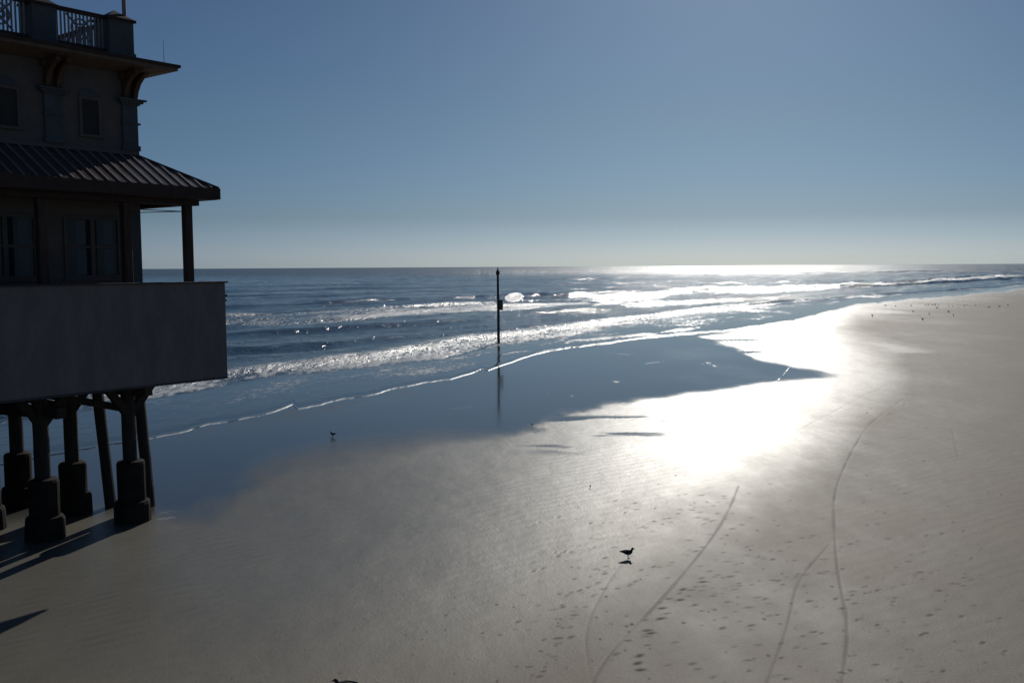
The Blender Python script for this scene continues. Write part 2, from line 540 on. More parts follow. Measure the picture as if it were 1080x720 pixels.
    # inner wash: thin foam lines
    def line_foam(pts, w, val, seed):
        cy = interp(PX, pts) + 1.2 * fbm(PX / 16, PX * 0 + seed, 4, seed)
        inx = sstep(pts[0][0], pts[0][0] + 8, PX) * (1 - sstep(pts[-1][0] - 8, pts[-1][0], PX))
        return val * np.exp(-((PY - cy) / w) ** 2) * inx * (0.55 + 0.6 * vnoise(PX / 11 + seed, PX * 0, seed))
    for pts, w, val in (([(395, 393), (430, 387), (470, 381), (512, 374)], 1.0, .75),
                        ([(524, 374.5), (545, 372), (566, 369)], .8, .7),
                        ([(590, 362), (640, 357), (690, 352), (745, 345)], 2.2, .8),
                        ([(560, 368), (585, 361), (610, 352), (640, 347)], 4.0, .6),
                        ([(480, 382), (505, 385), (540, 377)], .9, .35),
                        ([(180, 432), (260, 420), (330, 412)], 1.0, .28),
                        ([(640, 350), (700, 343), (780, 333)], 1.5, .45),
                        ([(200, 441), (300, 424), (400, 402)], 1.3, .22),
                        ([(620, 322), (680, 320), (760, 317)], 2.5, .75),
                        ([(240, 375), (262, 377), (285, 378)], .8, .6),
                        ([(240, 392), (262, 393), (280, 392)], .8, .6)):
        foam = np.maximum(foam, line_foam(pts, w, val, int(pts[0][0])))
    # sparse lace in the swash
    swash = (1 - deep) * sstep(2, 10, dE)
    foam = np.maximum(foam, swash * np.clip(0.25 + 0.10 * sstep(520, 640, PX) + 0.34 * patch + .14 * lump, 0, .58))
    # leading foam bead at the wash edge
    wd = interp(PX, [(-400, 1.0), (160, .8), (300, 1.0), (420, .9), (500, 1.2), (580, 1.9), (700, 2.4), (760, 1.6), (900, 1.2), (1080, .8)])
    wd = wd * (.45 + .9 * vnoise(PX / 13, PX * 0 + 8, 78))
    bead = (1 - sstep(wd * .6, wd * 1.2, dE)) * (0.72 + 0.25 * fbm(PX / 9, PX * 0 + 2, 3, 77))
    bead = bead * (1 - .55 * (1 - sstep(60, 190, PX)))
    foam = np.maximum(foam, bead)
    # scattered white horses in the trough
    tr = deep * sstep(0, 6, f2t - PY) * sstep(0, 4, PY - f1b)
    foam = np.maximum(foam, tr * np.clip(0.05 + 0.55 * patch, 0, .32))
    foam = np.clip(foam, 0, 1)
    rough = sstep(.3, .7, foam)
    Z += rough * (0.08 * fbm(al / 1.6, off / 1.1, 4, 61) + 0.08) * (0.25 + .75 * deep) * sstep(0, 6, dM)
    Z += 0.015 * np.exp(-((dM - .35) / .3) ** 2)
    shallow = 1 - sstep(0.0, 1.0, (f2b + 1 - PY) / 9.0)
    Z[0, :] = -0.02
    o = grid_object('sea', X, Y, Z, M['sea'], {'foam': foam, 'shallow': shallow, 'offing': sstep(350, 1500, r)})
    o['kind'] = 'structure'
    return o


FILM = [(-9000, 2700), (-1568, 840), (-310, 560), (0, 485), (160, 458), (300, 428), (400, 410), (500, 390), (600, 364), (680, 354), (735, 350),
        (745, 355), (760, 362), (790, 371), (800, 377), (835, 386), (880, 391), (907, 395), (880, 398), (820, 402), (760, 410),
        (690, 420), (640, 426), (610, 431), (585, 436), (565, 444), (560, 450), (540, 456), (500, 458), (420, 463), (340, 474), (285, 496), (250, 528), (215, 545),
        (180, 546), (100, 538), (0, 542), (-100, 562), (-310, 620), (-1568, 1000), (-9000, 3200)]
DAMP = [(-2000, 1400), (-300, 900), (0, 790), (300, 715), (500, 650), (650, 575), (760, 520), (830, 480), (875, 445), (905, 418), (932, 398),
        (928, 378), (905, 360), (890, 345), (905, 331), (940, 321.5), (1000, 315.5), (1080, 307.5), (1200, 299), (2500, 275)]
# bicycle tracks
TRACKS = [([(600, 800), (622, 720), (650, 680), (690, 640), (720, 605), (745, 575), (762, 550), (772, 530), (779, 512)], 1.0),
          ([(790, 790), (808, 720), (820, 690), (832, 655), (837, 625), (845, 607), (860, 590), (874, 574)], .8),
          ([(878, 800), (888, 720), (893, 685), (894, 655), (888, 625), (883, 600), (880, 558), (879, 528), (883, 510), (890, 493), (899, 475), (911, 454), (920, 444), (935, 433), (953, 420)], .9),
          ([(640, 770), (625, 720), (617, 685), (619, 655), (640, 615), (655, 595)], .35),
          ([(840, 454), (878, 435), (902, 421), (938, 404)], .6),
          ([(1004, 451), (1011, 484)], .4)]
PRINTS = [(675, 707), (674, 692), (682, 665), (697, 652), (698, 641), (717, 632), (720, 621), (741, 613), (672, 700), (686, 668),
          (560, 592), (592, 582), (610, 575), (622, 567), (643, 550), (672, 537), (690, 560), (707, 550), (730, 537), (742, 552), (750, 549), (756, 541), (765, 547), (772, 541),
          (592, 640), (605, 610), (588, 660), (588, 678), (577, 690), (601, 672), (566, 638), (542, 663),
          (755, 590), (770, 588), (787, 585), (800, 587), (775, 621), (752, 628), (780, 617), (812, 649), (792, 664), (820, 648), (840, 646), (800, 680), (704, 702), (762, 662), (780, 655), (730, 700),
          (572, 708), (545, 655), (616, 640), (626, 600), (637, 588), (650, 577), (664, 567), (680, 556), (698, 552), (715, 541), (735, 545), (752, 533), (790, 520), (800, 512), (812, 510),
          (905, 440), (915, 435), (918, 430), (908, 450), (925, 436), (932, 428), (941, 427), (957, 416), (965, 412), (947, 498), (948, 506), (949, 515), (955, 520), (945, 490), (975, 486)]


def build_beach():
    xs = cols()
    hor = horizon(xs); ed = edge_y(xs)
    far = np.array([0.0, .4, .7, .85, .93, .97, .99])          # share of the way horizon -> edge, under the sea
    near_px = np.concatenate([np.linspace(0, 1, 480)[1:] ** 1.0])
    rows_far = hor[None, :] + 0.25 + (ed - hor - 0.25)[None, :] * far[:, None]
    bot = np.maximum(ed + 30, 762.0)
    rows_near = ed[None, :] + (bot - ed)[None, :] * np.concatenate([[0], near_px])[:, None]
    extra = np.array([1.03, 1.08, 1.16, 1.3, 1.6, 2.2, 3.5, 6, 12])
    rows_ex = bot[None, :] * extra[:, None]
    PY = np.concatenate([rows_far, rows_near, rows_ex], 0)
    PX = np.repeat(xs[None, :], PY.shape[0], 0)
    X, Y = ground(PX, PY)
    # rows behind the camera
    bx = np.linspace(-1, 1, len(xs))
    back = []
    for yy, half in ((-10., 60.), (-60., 200.), (-400., 900.)):
        back.append((bx * half, np.full(len(xs), yy)))
    r = np.hypot(X, Y); mpp = r * r / (EYE * FOC)
    Z = np.zeros_like(X)
    dsea = np.maximum(ed[None, :] - PY, 0) * mpp
    Z -= np.minimum(3.0, 0.02 + 0.05 * dsea) * (dsea > 0)
    land = (PY > ed[None, :] - .01)
    # wetness
    wx = fbm(X / 7, Y / 9, 4, 91); wy = fbm(X / 6, Y / 14, 4, 93)
    sc = interp(PX, [(0, 9), (400, 9), (540, 7), (650, 4), (760, 2.0), (910, 1.6)])
    wx2 = fbm(X / 1.5, Y / 5, 4, 191)
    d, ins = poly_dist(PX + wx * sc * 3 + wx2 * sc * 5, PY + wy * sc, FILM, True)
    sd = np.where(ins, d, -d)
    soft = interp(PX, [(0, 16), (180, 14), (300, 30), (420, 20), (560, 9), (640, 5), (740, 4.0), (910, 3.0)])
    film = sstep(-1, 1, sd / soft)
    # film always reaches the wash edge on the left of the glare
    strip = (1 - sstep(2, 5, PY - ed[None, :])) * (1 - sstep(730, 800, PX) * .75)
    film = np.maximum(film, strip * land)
    streaks = fbm(X / 7, Y / 2.2, 4, 97)
    film = np.maximum(film, 0.9 * sstep(.02, .22, streaks) * np.exp(-(np.minimum(sd, 0) / 60) ** 2) * sstep(520, 600, PX) * (1 - sstep(690, 725, PX)) * sstep(436, 441, PY) * (1 - sstep(470, 486, PY)))
    film = np.maximum(film, 0.85 * sstep(.0, .15, fbm(X / 9, Y / 2.5, 4, 98)) * sstep(735, 745, PX) * (1 - sstep(795, 815, PX)) * sstep(354, 358, PY) * (1 - sstep(372, 378, PY)))
    film = np.maximum(film, 0.9 * sstep(.12, .22, fbm(X / 14, Y / 7, 4, 99)) * sstep(845, 855, PX) * (1 - sstep(890, 902, PX)) * sstep(323, 326, PY) * (1 - sstep(330, 337, PY)))
    # damp
    poly = DAMP + [(2500, 240), (-2000, 240)]
    d, ins = poly_dist(PX + wx * 10, PY + wy * 7, poly, True)
    sd2 = np.where(ins, d, -d)
    softd = interp(PX, [(-300, 120), (300, 140), (600, 110), (800, 85), (880, 62), (930, 42), (1080, 8)])
    softd = np.minimum(softd, np.maximum(6, (PY - 300) * .55))
    damp = sstep(-1.0, 1.0, sd2 / softd)
    streak2 = sstep(.1, .5, fbm(X / 10, Y / 45, 3, 111)) * (PX > 860) * (PY < 372) * (PY > 322) * (1 - sstep(940, 1010, PX))
    damp = np.maximum(damp, .7 * streak2)
    film *= 1 - .85 * sstep(835, 905, PX + 14 * wx2)
    film *= land; damp = np.maximum(damp, film)
    lace = np.zeros_like(PX)
    for pts, w, v in (([(785, 409), (805, 405), (819, 402), (826, 396), (834, 386)], .9, .7), ([(578, 415), (592, 417), (604, 418)], .8, .8),
                      ([(646, 402), (653, 402)], .7, .8), ([(742, 383), (750, 383), (755, 386)], .9, .7), ([(656, 425), (672, 427)], .8, .6),
                      ([(680, 383), (700, 382)], .6, .35), ([(640, 372), (668, 374)], .6, .35), ([(470, 432), (500, 429)], .5, .25),
                      ([(168, 540), (185, 538), (197, 540)], .7, .5), ([(160, 547), (185, 545)], .6, .4)):
        cyl = interp(PX, pts) if pts[0][0] < pts[-1][0] else 0
        ins_ = sstep(pts[0][0] - 3, pts[0][0] + 3, PX) * (1 - sstep(pts[-1][0] - 3, pts[-1][0] + 3, PX))
        lace = np.maximum(lace, v * np.exp(-((PY - cyl - 2.0 * fbm(PX / 8, PX * 0 + v, 3, 66)) / w) ** 2) * ins_ * sstep(.25, .6, vnoise(X * 2.2, Y * 1.1, 67)))
    # relief
    dry = (1 - sstep(0, .5, film))
    Z += land * dry * (0.015 * fbm(X / 2.2, Y / 3.5, 4, 121) + 0.03 * fbm(X / 9, Y / 14, 3, 125))
    # low ripples left by draining water near the piles
    rm = sstep(.0, .5, fbm(X / 3, Y / 4, 3, 131) + .25) * (1 - sstep(260, 420, PX)) * sstep(540, 570, PY) * (1 - sstep(690, 760, PY)) * land * dry
    Z += rm * 0.005 * np.sin((X * .80 - Y * .60) / .42 * 6.283 + 5 * fbm(X / 2, Y / 2.5, 3, 133))
    # tracks: small grooves
    nearb = (PY > 395) & (PY < 830)
    ii = np.where(nearb)
    gx, gy = X[ii], Y[ii]
    add = np.zeros(gx.shape); mark = np.zeros(gx.shape)
    for pts, k in TRACKS:
        wpts = []
        for (x0, y0), (x1, y1) in zip(pts[:-1], pts[1:]):
            for t in np.linspace(0, 1, 6)[:-1]:
                wpts.append((x0 + (x1 - x0) * t, y0 + (y1 - y0) * t))
        wpts.append(pts[-1])
        px_ = np.array([p[0] for p in wpts]); py_ = np.array([p[1] for p in wpts])
        # smooth
        for _ in range(6):
            px_[1:-1] = (px_[:-2] + 2 * px_[1:-1] + px_[2:]) / 4; py_[1:-1] = (py_[:-2] + 2 * py_[1:-1] + py_[2:]) / 4
        wX, wY = ground(px_, py_)
        dd, _ = poly_dist(gx, gy, list(zip(wX, wY)))
        dd = np.abs(dd + .03 * fbm(gx / 1.3, gy / 1.3, 2, 7))
        br = k * (.55 + .45 * vnoise(gx / 1.5, gy / 1.5, 9))
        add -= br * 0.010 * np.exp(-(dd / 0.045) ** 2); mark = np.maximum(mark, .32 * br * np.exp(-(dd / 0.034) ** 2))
    # footprints
    rnd = random.Random(5)
    prints = list(PRINTS)
    trails = [((555, 600), (770, 520), 26), ((580, 690), (640, 600), 10), ((690, 640), (860, 560), 20), ((760, 650), (930, 560), 16),
              ((900, 460), (985, 405), 16), ((600, 560), (700, 520), 10), ((820, 700), (1000, 560), 12), ((640, 700), (760, 600), 12), ((930, 540), (965, 470), 10)]
    for (x0, y0), (x1, y1), n in trails:
        for k in range(n):
            t = (k + rnd.random() * .7) / n
            prints.append((x0 + (x1 - x0) * t + rnd.uniform(-5, 5), y0 + (y1 - y0) * t + rnd.uniform(-5, 5)))
    for k in range(150):
        x = rnd.uniform(540, 1070); prints.append((x, rnd.uniform(520, 718)))
    for (x0, y0), (x1, y1), n in (((650, 620), (800, 545), 20), ((560, 655), (660, 590), 14), ((740, 620), (900, 600), 16), ((860, 640), (1000, 600), 14), ((950, 700), (1050, 560), 12)):
        for k in range(n):
            t = (k + rnd.random() * .5) / n
            prints.append((x0 + (x1 - x0) * t + rnd.uniform(-3, 3), y0 + (y1 - y0) * t + rnd.uniform(-3, 3)))
    # scraps of shell and weed pressed into the sand
    for k in range(260):
        px_ = rnd.uniform(200, 1080); py_ = rnd.uniform(500, 722); cx, cy = ground(px_, py_)
        sel = np.where((np.abs(gx - cx) < .2) & (np.abs(gy - cy) < .25))[0]
        q = ((gx[sel] - cx) / rnd.uniform(.02, .05)) ** 2 + ((gy[sel] - cy) / rnd.uniform(.04, .07)) ** 2
        mark[sel] = np.maximum(mark[sel], rnd.uniform(.2, .8) * np.exp(-q))
    for j, (px_, py_) in enumerate(prints):
        cx, cy = ground(px_, py_)
        ang = rnd.uniform(.75, 1.45); s, c = math.sin(ang), math.cos(ang)
        strong = .62 if j < 10 else rnd.uniform(.10, .45); szs = rnd.uniform(.7, 1.25)
        sel = np.where((np.abs(gx - cx) < .5) & (np.abs(gy - cy) < .6))[0]
        if not len(sel):
            continue
        ux = gx[sel] - cx; uy = gy[sel] - cy
        a = ux * s + uy * c; b_ = ux * c - uy * s
        sz = 1.25 if j < 10 else szs
        q = (a / (.088 * sz)) ** 2 + (b_ / (.042 * sz)) ** 2
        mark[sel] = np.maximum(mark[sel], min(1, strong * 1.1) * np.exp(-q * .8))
        add[sel] += strong * (-0.034 * np.exp(-q) + 0.006 * np.exp(-((np.sqrt(q) - 1.7) / .5) ** 2))
    Z[ii] += add * dry[ii]
    marks = np.zeros_like(Z); marks[ii] = mark * dry[ii]
    for bxs, bys in back:
        X = np.vstack([X, bxs]); Y = np.vstack([Y, bys]); Z = np.vstack([Z, np.zeros(len(xs))])
        film = np.vstack([film, np.zeros(len(xs))]); damp = np.vstack([damp, np.zeros(len(xs))]); marks = np.vstack([marks, np.zeros(len(xs))]); lace = np.vstack([lace, np.zeros(len(xs))])
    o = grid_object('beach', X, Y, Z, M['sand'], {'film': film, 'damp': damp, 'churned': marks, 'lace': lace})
    o['kind'] = 'structure'
    return o


build_sea()
build_beach()

# ================================================================== PIER BUILDING
# local frame: x runs along the facade towards the sea end (0 = end of the panel), y goes inwards, z up
FA = math.radians(38)
CX, CY = -9.611, 32.470
pier = empty('pier_building', (CX, CY, 0), math.radians(52))
tag(pier, 'dark two storey pier building standing on timber piles with concrete footings at the left', 'building')
LEFT = -15.0
W = 1.9          # wall plane
DEEP = 12.0

# skirt panel and deck
p = boxes((LEFT, 0, 0, .10, 4.86, 8.02))
obj('panel', p, M['panel'], pier)
obj('panel_cap', bevel(boxes((LEFT, .10, -.07, .16, 8.022, 8.075))), M['cap'], pier)
obj('panel_bottom_trim', boxes((LEFT, .004, -.02, .12, 4.80, 4.858)), M['cap'], pier)
for q in ((-.06, .10, .02, .14, 7.55, 7.63), (-.06, .07, .02, .14, 7.40, 7.46)):
    obj('panel_hook', boxes(q), M['cap'], pier)
obj('deck_floor', boxes((LEFT, -.12, .13, DEEP, 6.78, 7.0)), M['floor'], pier)
for yy in (1.3, 2.4, 5.0, 7.6, 10.2):
    obj('floor_beam', boxes((LEFT, -.35, yy - .12, yy + .12, 6.40, 6.778)), M['floor'], pier)

# first floor wall with windows
obj('wall', boxes((LEFT, -W, W, DEEP - 1.9, 7.0, 14.80)), M['stucco'], pier)


def window(x0, x1, z0, z1, parent=pier, painted_daylight=True):
    y = W
    fr = boxes((x0 - .09, x0, y - .06, y, z0 - .09, z1 + .09), (x1, x1 + .09, y - .06, y, z0 - .09, z1 + .09),
               (x0, x1, y - .06, y, z1, z1 + .09), (x0, x1, y - .06, y, z0 - .09, z0))
    xm = (x0 + x1) / 2; zm = (z0 + z1) / 2 + .02
    win = obj('window', fr, M['frame'], parent)
    obj('mullion', boxes((xm - .07, xm + .07, y - .055, y, z0, z1)), M['frame'], win)
    for a, b in ((x0, xm - .07), (xm + .07, x1)):
        obj('sash_rail', boxes((a, b, y - .045, y, zm - .04, zm + .04)), M['frame'], win)
        for c, d in ((z0, zm - .04), (zm + .04, z1)):
            obj('pane', boxes((a, b, y - .012, y, c, d)), M['glass'], win)
            if painted_daylight:
                k = a + (b - a) * .40  # pale strip painted where light shows through the room
                obj('painted_daylight', boxes((k, k + (b - a) * .42, y - .016, y - .0125, c + .04, d - .03)), M['painted_daylight'], win)
    obj('sill', boxes((x0 - .14, x1 + .14, y - .11, y, z0 - .16, z0 - .09)), M['frame'], win)
    return win


for xr in (-2.72, -5.42, -8.12, -10.82):
    window(xr - 1.68, xr, 8.30, 10.06)
# trim boards of the ground storey wall
obj('corner_board', boxes((-W - .30, -W + .03, W - .03, W + .3, 7.0, 11.9)), M['pilaster'], pier)
for xr in (-2.28, -4.98, -7.68, -10.38):
    obj('wall_pilaster', boxes((xr - .27, xr - .03, W - .025, W, 7.0, 10.4)), M['frame'], pier)
obj('frieze', boxes((LEFT, -W + .01, W - .035, W, 10.42, 10.72)), M['frame'], pier)

# porch posts and beam
PZ = 10.58
posts = [-0.82, -3.02, -5.70, -8.4, -10.95, -13.5]
for xx in posts:
    obj('porch_post', bevel(boxes((xx - .13, xx + .13, .69, .95, 7.0, PZ))), M['post'], pier)
for yy in (4.4, 7.0, 9.6):
    obj('porch_post', bevel(boxes((-.95, -.69, yy - .13, yy + .13, 7.0, PZ))), M['post'], pier)
obj('porch_beam', boxes((LEFT, -.45, .66, .98, PZ + .002, 10.76)), M['fascia'], pier)
obj('porch_beam', boxes((-.98, -.66, .982, DEEP, PZ + .002, 10.76)), M['fascia'], pier)
# cables tied from wall to post
for za in (10.47, 10.36):
    b_ = bmesh.new(); tube(b_, (-W, W + .25, za), (-.95, .82, 10.38), .014, seg=6)
    obj('cable', b_, M['cap'], pier)

# porch roof: hipped, dropping from the wall to the eave
E0 = .07
bm = bmesh.new()
zt, ze = 12.20, 11.14
pts = {'a': (LEFT, E0, ze), 'b': (-E0, E0, ze), 'c': (-W + .0, W + .0, zt), 'd': (LEFT, W, zt), 'e': (-E0, DEEP, ze), 'f': (-W, DEEP, zt)}
vt = {k: bm.verts.new(v) for k, v in pts.items()}
vb = {k: bm.verts.new((v[0], v[1], v[2] - .06)) for k, v in pts.items()}
for f in ('abcd', 'befc'):
    bm.faces.new([vt[k] for k in f]); bm.faces.new([vb[k] for k in reversed(f)])
for a, b in ('ab', 'be'):
    bm.faces.new((vt[a], vb[a], vb[b], vt[b]))
roof = obj('porch_roof', bm, M['roof'], pier)
bm = bmesh.new()
sl = (zt - ze) / (W - E0)
k = 0
x = -.35
while x > LEFT + .1:
    ytop = min(W - .02, -x)
    if ytop > E0 + .1:
        beam(bm, (x, E0 + .01, ze + .016), (x, ytop, ze + .016 + (ytop - E0) * sl), .055, .05)
    x -= .36
y = .4
while y < DEEP:
    xt = max(-W + .02, -y)
    beam(bm, (-E0 - .01, y, ze + .016), (xt, y, ze + .016 + (-E0 - xt) * sl), .045, .045)
    y += .36
obj('roof_seam', bm, M['seam'], roof)
bm = bmesh.new()
beam(bm, (-E0, E0, ze + .02), (-W, W, zt + .02), .11, .06)
obj('hip_cap', bm, M['fascia'], roof)
obj('roof_fascia', boxes((LEFT, -E0 - .005, E0 - .03, E0 + .03, 10.78, ze + .0)), M['fascia'], roof)
obj('roof_fascia', boxes((-E0 - .03, -E0 + .03, E0 - .028, DEEP, 10.782, ze + .002)), M['fascia'], roof)
obj('porch_ceiling', boxes((LEFT, -E0 - .04, E0 + .04, DEEP - .1, 10.765, 10.79)), M['fascia'], roof)

# upper storey trim
obj('base_course', boxes((LEFT, -W + .05, W - .06, W, 12.20, 12.34)), M['stucco'], pier)


def pilaster(x0, x1, label=None):
    pl = obj('pilaster', boxes((x0, x1, W - .09, W, 12.34, 13.80)), M['pilaster'], pier)
    bm = bmesh.new()
    for dx, z0, z1 in ((.06, 13.80, 13.86), (.14, 13.86, 13.93), (.22, 13.93, 13.98)):
        box(bm, x0 - dx, x1 + dx, W - .09 - dx, W + (.6 if x1 > -2 else 0), z0, z1)
    obj('capital', bm, M['pilaster'], pl)
    obj('pilaster_base', boxes((x0 - .05, x1 + .05, W - .13, W, 12.342, 12.50)), M['pilaster'], pl)
    obj('moulding', boxes((x0 - .04, x1 + .08, W - .12, W + (.2 if x1 > -2 else 0), 13.18, 13.24)), M['pilaster'], pl)
    return pl


def bracket_part(x0, x1):
    bm = bmesh.new()
    prof = [(W, 14.79), (W - .85, 14.79), (W - .86, 14.70), (W - .62, 14.62), (W - .40, 14.46), (W - .24, 14.24), (W - .16, 14.02), (W, 13.99)]
    prism(bm, prof, 'x', x0, x1)
    obj('bracket', bm, M['bracket'], pier)


for base in (-1.88, -4.42, -6.96, -9.5, -12.04):
    pilaster(base - .52, base - .0 if base > -2 else base)
    bracket_part(base - .50, base - .36)
    bracket_part(base - .16, base - .02)
    obj('bracket_beam', boxes((base - .60, base + .02, W - .20, W, 14.60, 14.79)), M['bracket'], pier)

M['dim_pane'] = plain('dark_matte_pane', (0.05, 0.05, 0.048), 0.8, 0.2, 6.0, (1, 1, 10), 0.1, 0.15)  # dimness of the upper window pane painted as a dark matte sheet
for x0 in (-3.74, -6.28, -8.82, -11.36):
    x1 = x0 + .54
    xm = (x0 + x1) / 2
    bm = boxes((x0 - .09, x0, W - .06, W, 12.72, 13.80), (x1, x1 + .09, W - .06, W, 12.72, 13.80), (x0 - .09, x1 + .09, W - .06, W, 13.80, 13.88))
    win = obj('upper_window', bm, M['stucco'], pier)
    obj('dim_pane', boxes((x0, x1, W - .015, W, 12.72, 13.80)), M['dim_pane'], win)
    obj('sill', boxes((x0 - .14, x1 + .14, W - .10, W, 12.63, 12.718)), M['stucco'], win)
    bm = bmesh.new()
    prism(bm, [(x0 - .09, 13.885), (x1 + .09, 13.885)] + [(xm + .36 * math.cos(a), 13.885 + .26 * math.sin(a)) for a in np.linspace(0, math.pi, 13)][1:-1], 'y', W - .03, W)
    obj('arch_panel', bm, M['pilaster'], win)

# upper eave
E1 = .92
bm = bmesh.new()
o_ = -E1
outer = [(LEFT, E1), (o_, E1), (o_, DEEP - E1), (LEFT, DEEP - E1)]
inner = [(LEFT, W - .1), (-W + .1, W - .1), (-W + .1, DEEP - W + .1), (LEFT, DEEP - W + .1)]
vo = [bm.verts.new((*q, 15.12)) for q in outer]; vi = [bm.verts.new((*q, 15.30)) for q in inner]
vb_ = [bm.verts.new((*q, 14.95)) for q in outer]
vs_ = [bm.verts.new((*q, 14.80)) for q in inner]
for i in range(4):
    j = (i + 1) % 4
    bm.faces.new((vo[i], vo[j], vi[j], vi[i])); bm.faces.new((vo[i], vb_[i], vb_[j], vo[j])); bm.faces.new((vb_[i], vs_[i], vs_[j], vb_[j]))
bm.faces.new(vi); bm.faces.new(vs_[::-1])
eave = obj('eave', bm, M['soffit'], pier)
obj('gutter', boxes((LEFT, -E1 + .05, E1 - .07, E1 - .002, 15.05, 15.14), (-E1 + .002, -E1 + .07, E1 - .07, DEEP - E1, 15.05, 15.141)), M['fascia'], eave)

# roof terrace balustrade
RY = W
def pedestal(xc, hw=.40, yc=RY + .30):
    pd = obj('pedestal', boxes((xc - hw, xc + hw, yc - hw, yc + hw, 15.28, 16.42)), M['pilaster'], pier)
    bm = boxes((xc - hw - .07, xc + hw + .07, yc - hw - .07, yc + hw + .07, 16.42, 16.50))
    base = [bm.verts.new((xc + sx * (hw + .05), yc + sy * (hw + .05), 16.502)) for sx, sy in ((-1, -1), (1, -1), (1, 1), (-1, 1))]
    ap = bm.verts.new((xc, yc, 16.82))
    for i in range(4):
        bm.faces.new((base[i], base[(i + 1) % 4], ap))
    bm.faces.new(base[::-1])
    obj('pedestal_cap', bm, M['fascia'], pd)
    obj('pedestal_base', boxes((xc - hw - .04, xc + hw + .04, yc - hw - .04, yc + hw + .04, 15.28, 15.44)), M['pilaster'], pd)


peds = [-2.36, -4.83, -7.30, -9.77, -12.24]
for xc in peds:
    pedestal(xc, .36 if xc < -3 else .42)
pedestal(-2.36, .42, 6.6)
for a, b in zip(peds[1:], peds[:-1]):
    x0, x1 = a + .42, b - .46
    yc = RY + .12
    bal = obj('balustrade_rail', boxes((x0 - .05, x1 + .05, yc - .07, yc + .07, 16.42, 16.54)), M['fascia'], pier)
    obj('bottom_rail', boxes((x0 - .05, x1 + .05, yc - .05, yc + .05, 15.42, 15.50)), M['fascia'], bal)
    n = 13
    for k in range(n):
        xx = x0 + (x1 - x0) * (k + .5) / n
        obj('baluster', boxes((xx - .022, xx + .022, yc - .022, yc + .022, 15.50, 16.42)), M['metal'], bal)
    bm = bmesh.new()
    xm = (x0 + x1) / 2
    for cz, rr in ((15.96, .30), (15.96, .16)):
        for k in range(18):
            t0, t1 = 2 * math.pi * k / 18, 2 * math.pi * (k + 1) / 18
            beam(bm, (xm + rr * math.cos(t0), yc - .03, cz + rr * math.sin(t0)), (xm + rr * math.cos(t1), yc - .03, cz + rr * math.sin(t1)), .03, .05)
    for s in (-1, 1):
        beam(bm, (xm - .42, yc + .03, 15.96 - s * .42), (xm + .42, yc + .03, 15.96 + s * .42), .03, .05)
    obj('lattice', bm, M['metal'], bal)
# returning balustrade on the sea end
bal = obj('balustrade_rail', boxes((-2.36 - .06, -2.36 + .06, 2.6, 6.2, 16.42, 16.54)), M['fascia'], pier)
obj('bottom_rail', boxes((-2.41, -2.31, 2.6, 6.2, 15.42, 15.50)), M['fascia'], bal)
for k in range(24):
    yy = 2.7 + k * .146
    obj('baluster', boxes((-2.38, -2.34, yy - .022, yy + .022, 15.50, 16.42)), M['metal'], bal)

b_ = bmesh.new(); tube(b_, (-2.10, W + .12, 15.3), (-2.10, W + .12, 21.5), .075, .05, 10)
obj('flagpole', b_, M['metal'], pier)
b_ = bmesh.new(); tube(b_, (-1.38, .98, 15.1), (-1.38, .98, 15.9), .012, .006, 6)
obj('antenna', b_, M['metal'], pier)

# piles ---------------------------------------------------------------
def pile_xy(i, j):
    return (-2.2 - 2.82 * i - .66 * j, 2.45 + .30 * i + 2.62 * j)


JT = {(0, 0): 2.08, (0, 1): 1.82, (1, 0): 1.92, (0, 2): 1.95, (1, 1): 2.0}
for i in range(5):
    for j in range(4):
        x, y = pile_xy(i, j)
        ht = JT.get((i, j), 1.9)
        b_ = bmesh.new()
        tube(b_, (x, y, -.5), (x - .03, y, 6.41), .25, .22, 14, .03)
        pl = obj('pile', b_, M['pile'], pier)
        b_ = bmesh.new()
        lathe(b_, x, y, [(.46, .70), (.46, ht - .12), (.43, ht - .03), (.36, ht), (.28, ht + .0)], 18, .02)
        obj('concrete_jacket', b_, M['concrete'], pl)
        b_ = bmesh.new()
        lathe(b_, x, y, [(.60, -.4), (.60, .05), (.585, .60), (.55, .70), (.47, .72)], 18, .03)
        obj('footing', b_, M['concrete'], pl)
        # knee braces, each side along the facade and inwards
        bz = 3.75
        for dx, dy in ((.95, 0), (-.95, 0)):
            b_ = bmesh.new(); beam(b_, (x, y - .1, bz - .15), (x + dx, y - .1, 4.75), .16, .24)
            obj('brace', b_, M['pile'], pl)
        b_ = bmesh.new(); beam(b_, (x, y + .2, bz - .1), (x - .2, y + 1.05, 4.45), .16, .22)
        obj('brace', b_, M['pile'], pl)
    x0, y0 = pile_xy(i, 0); x1, y1 = pile_xy(i, 3)
    b_ = bmesh.new(); beam(b_, (x0 + .3, y0 - .75, 4.02 if i else 4.45), (x1, y1 + .6, 4.02 if i else 4.45), .34, .34)
    obj('cap_beam', b_, M['pile'], pier)
for j in range(4):
    x0, y0 = pile_xy(0, j); x1, y1 = pile_xy(4, j)
    b_ = bmesh.new(); beam(b_, (x0 + .55, y0 + .02, 4.62), (x1, y1 + .02, 4.62), .26, .36)
    obj('cross_beam', b_, M['pile'], pier)
    b_ = bmesh.new(); beam(b_, (x0 + .3, y0 + .22, 3.72 - .1 * j), (x0 - 2.6, y0 + .5, 4.55), .2, .24)
    obj('diagonal_brace', b_, M['pile'], pier)
# raking piles without jackets
for a, b in (((-1.59, 4.87, -.4), (-2.13, 4.87, 6.4)), ((-.67, 3.86, -.4), (-1.13, 3.86, 6.4))):
    b_ = bmesh.new(); tube(b_, a, b, .20, .19, 12, .03)
    obj('raking_pile', b_, M['pile'], pier)

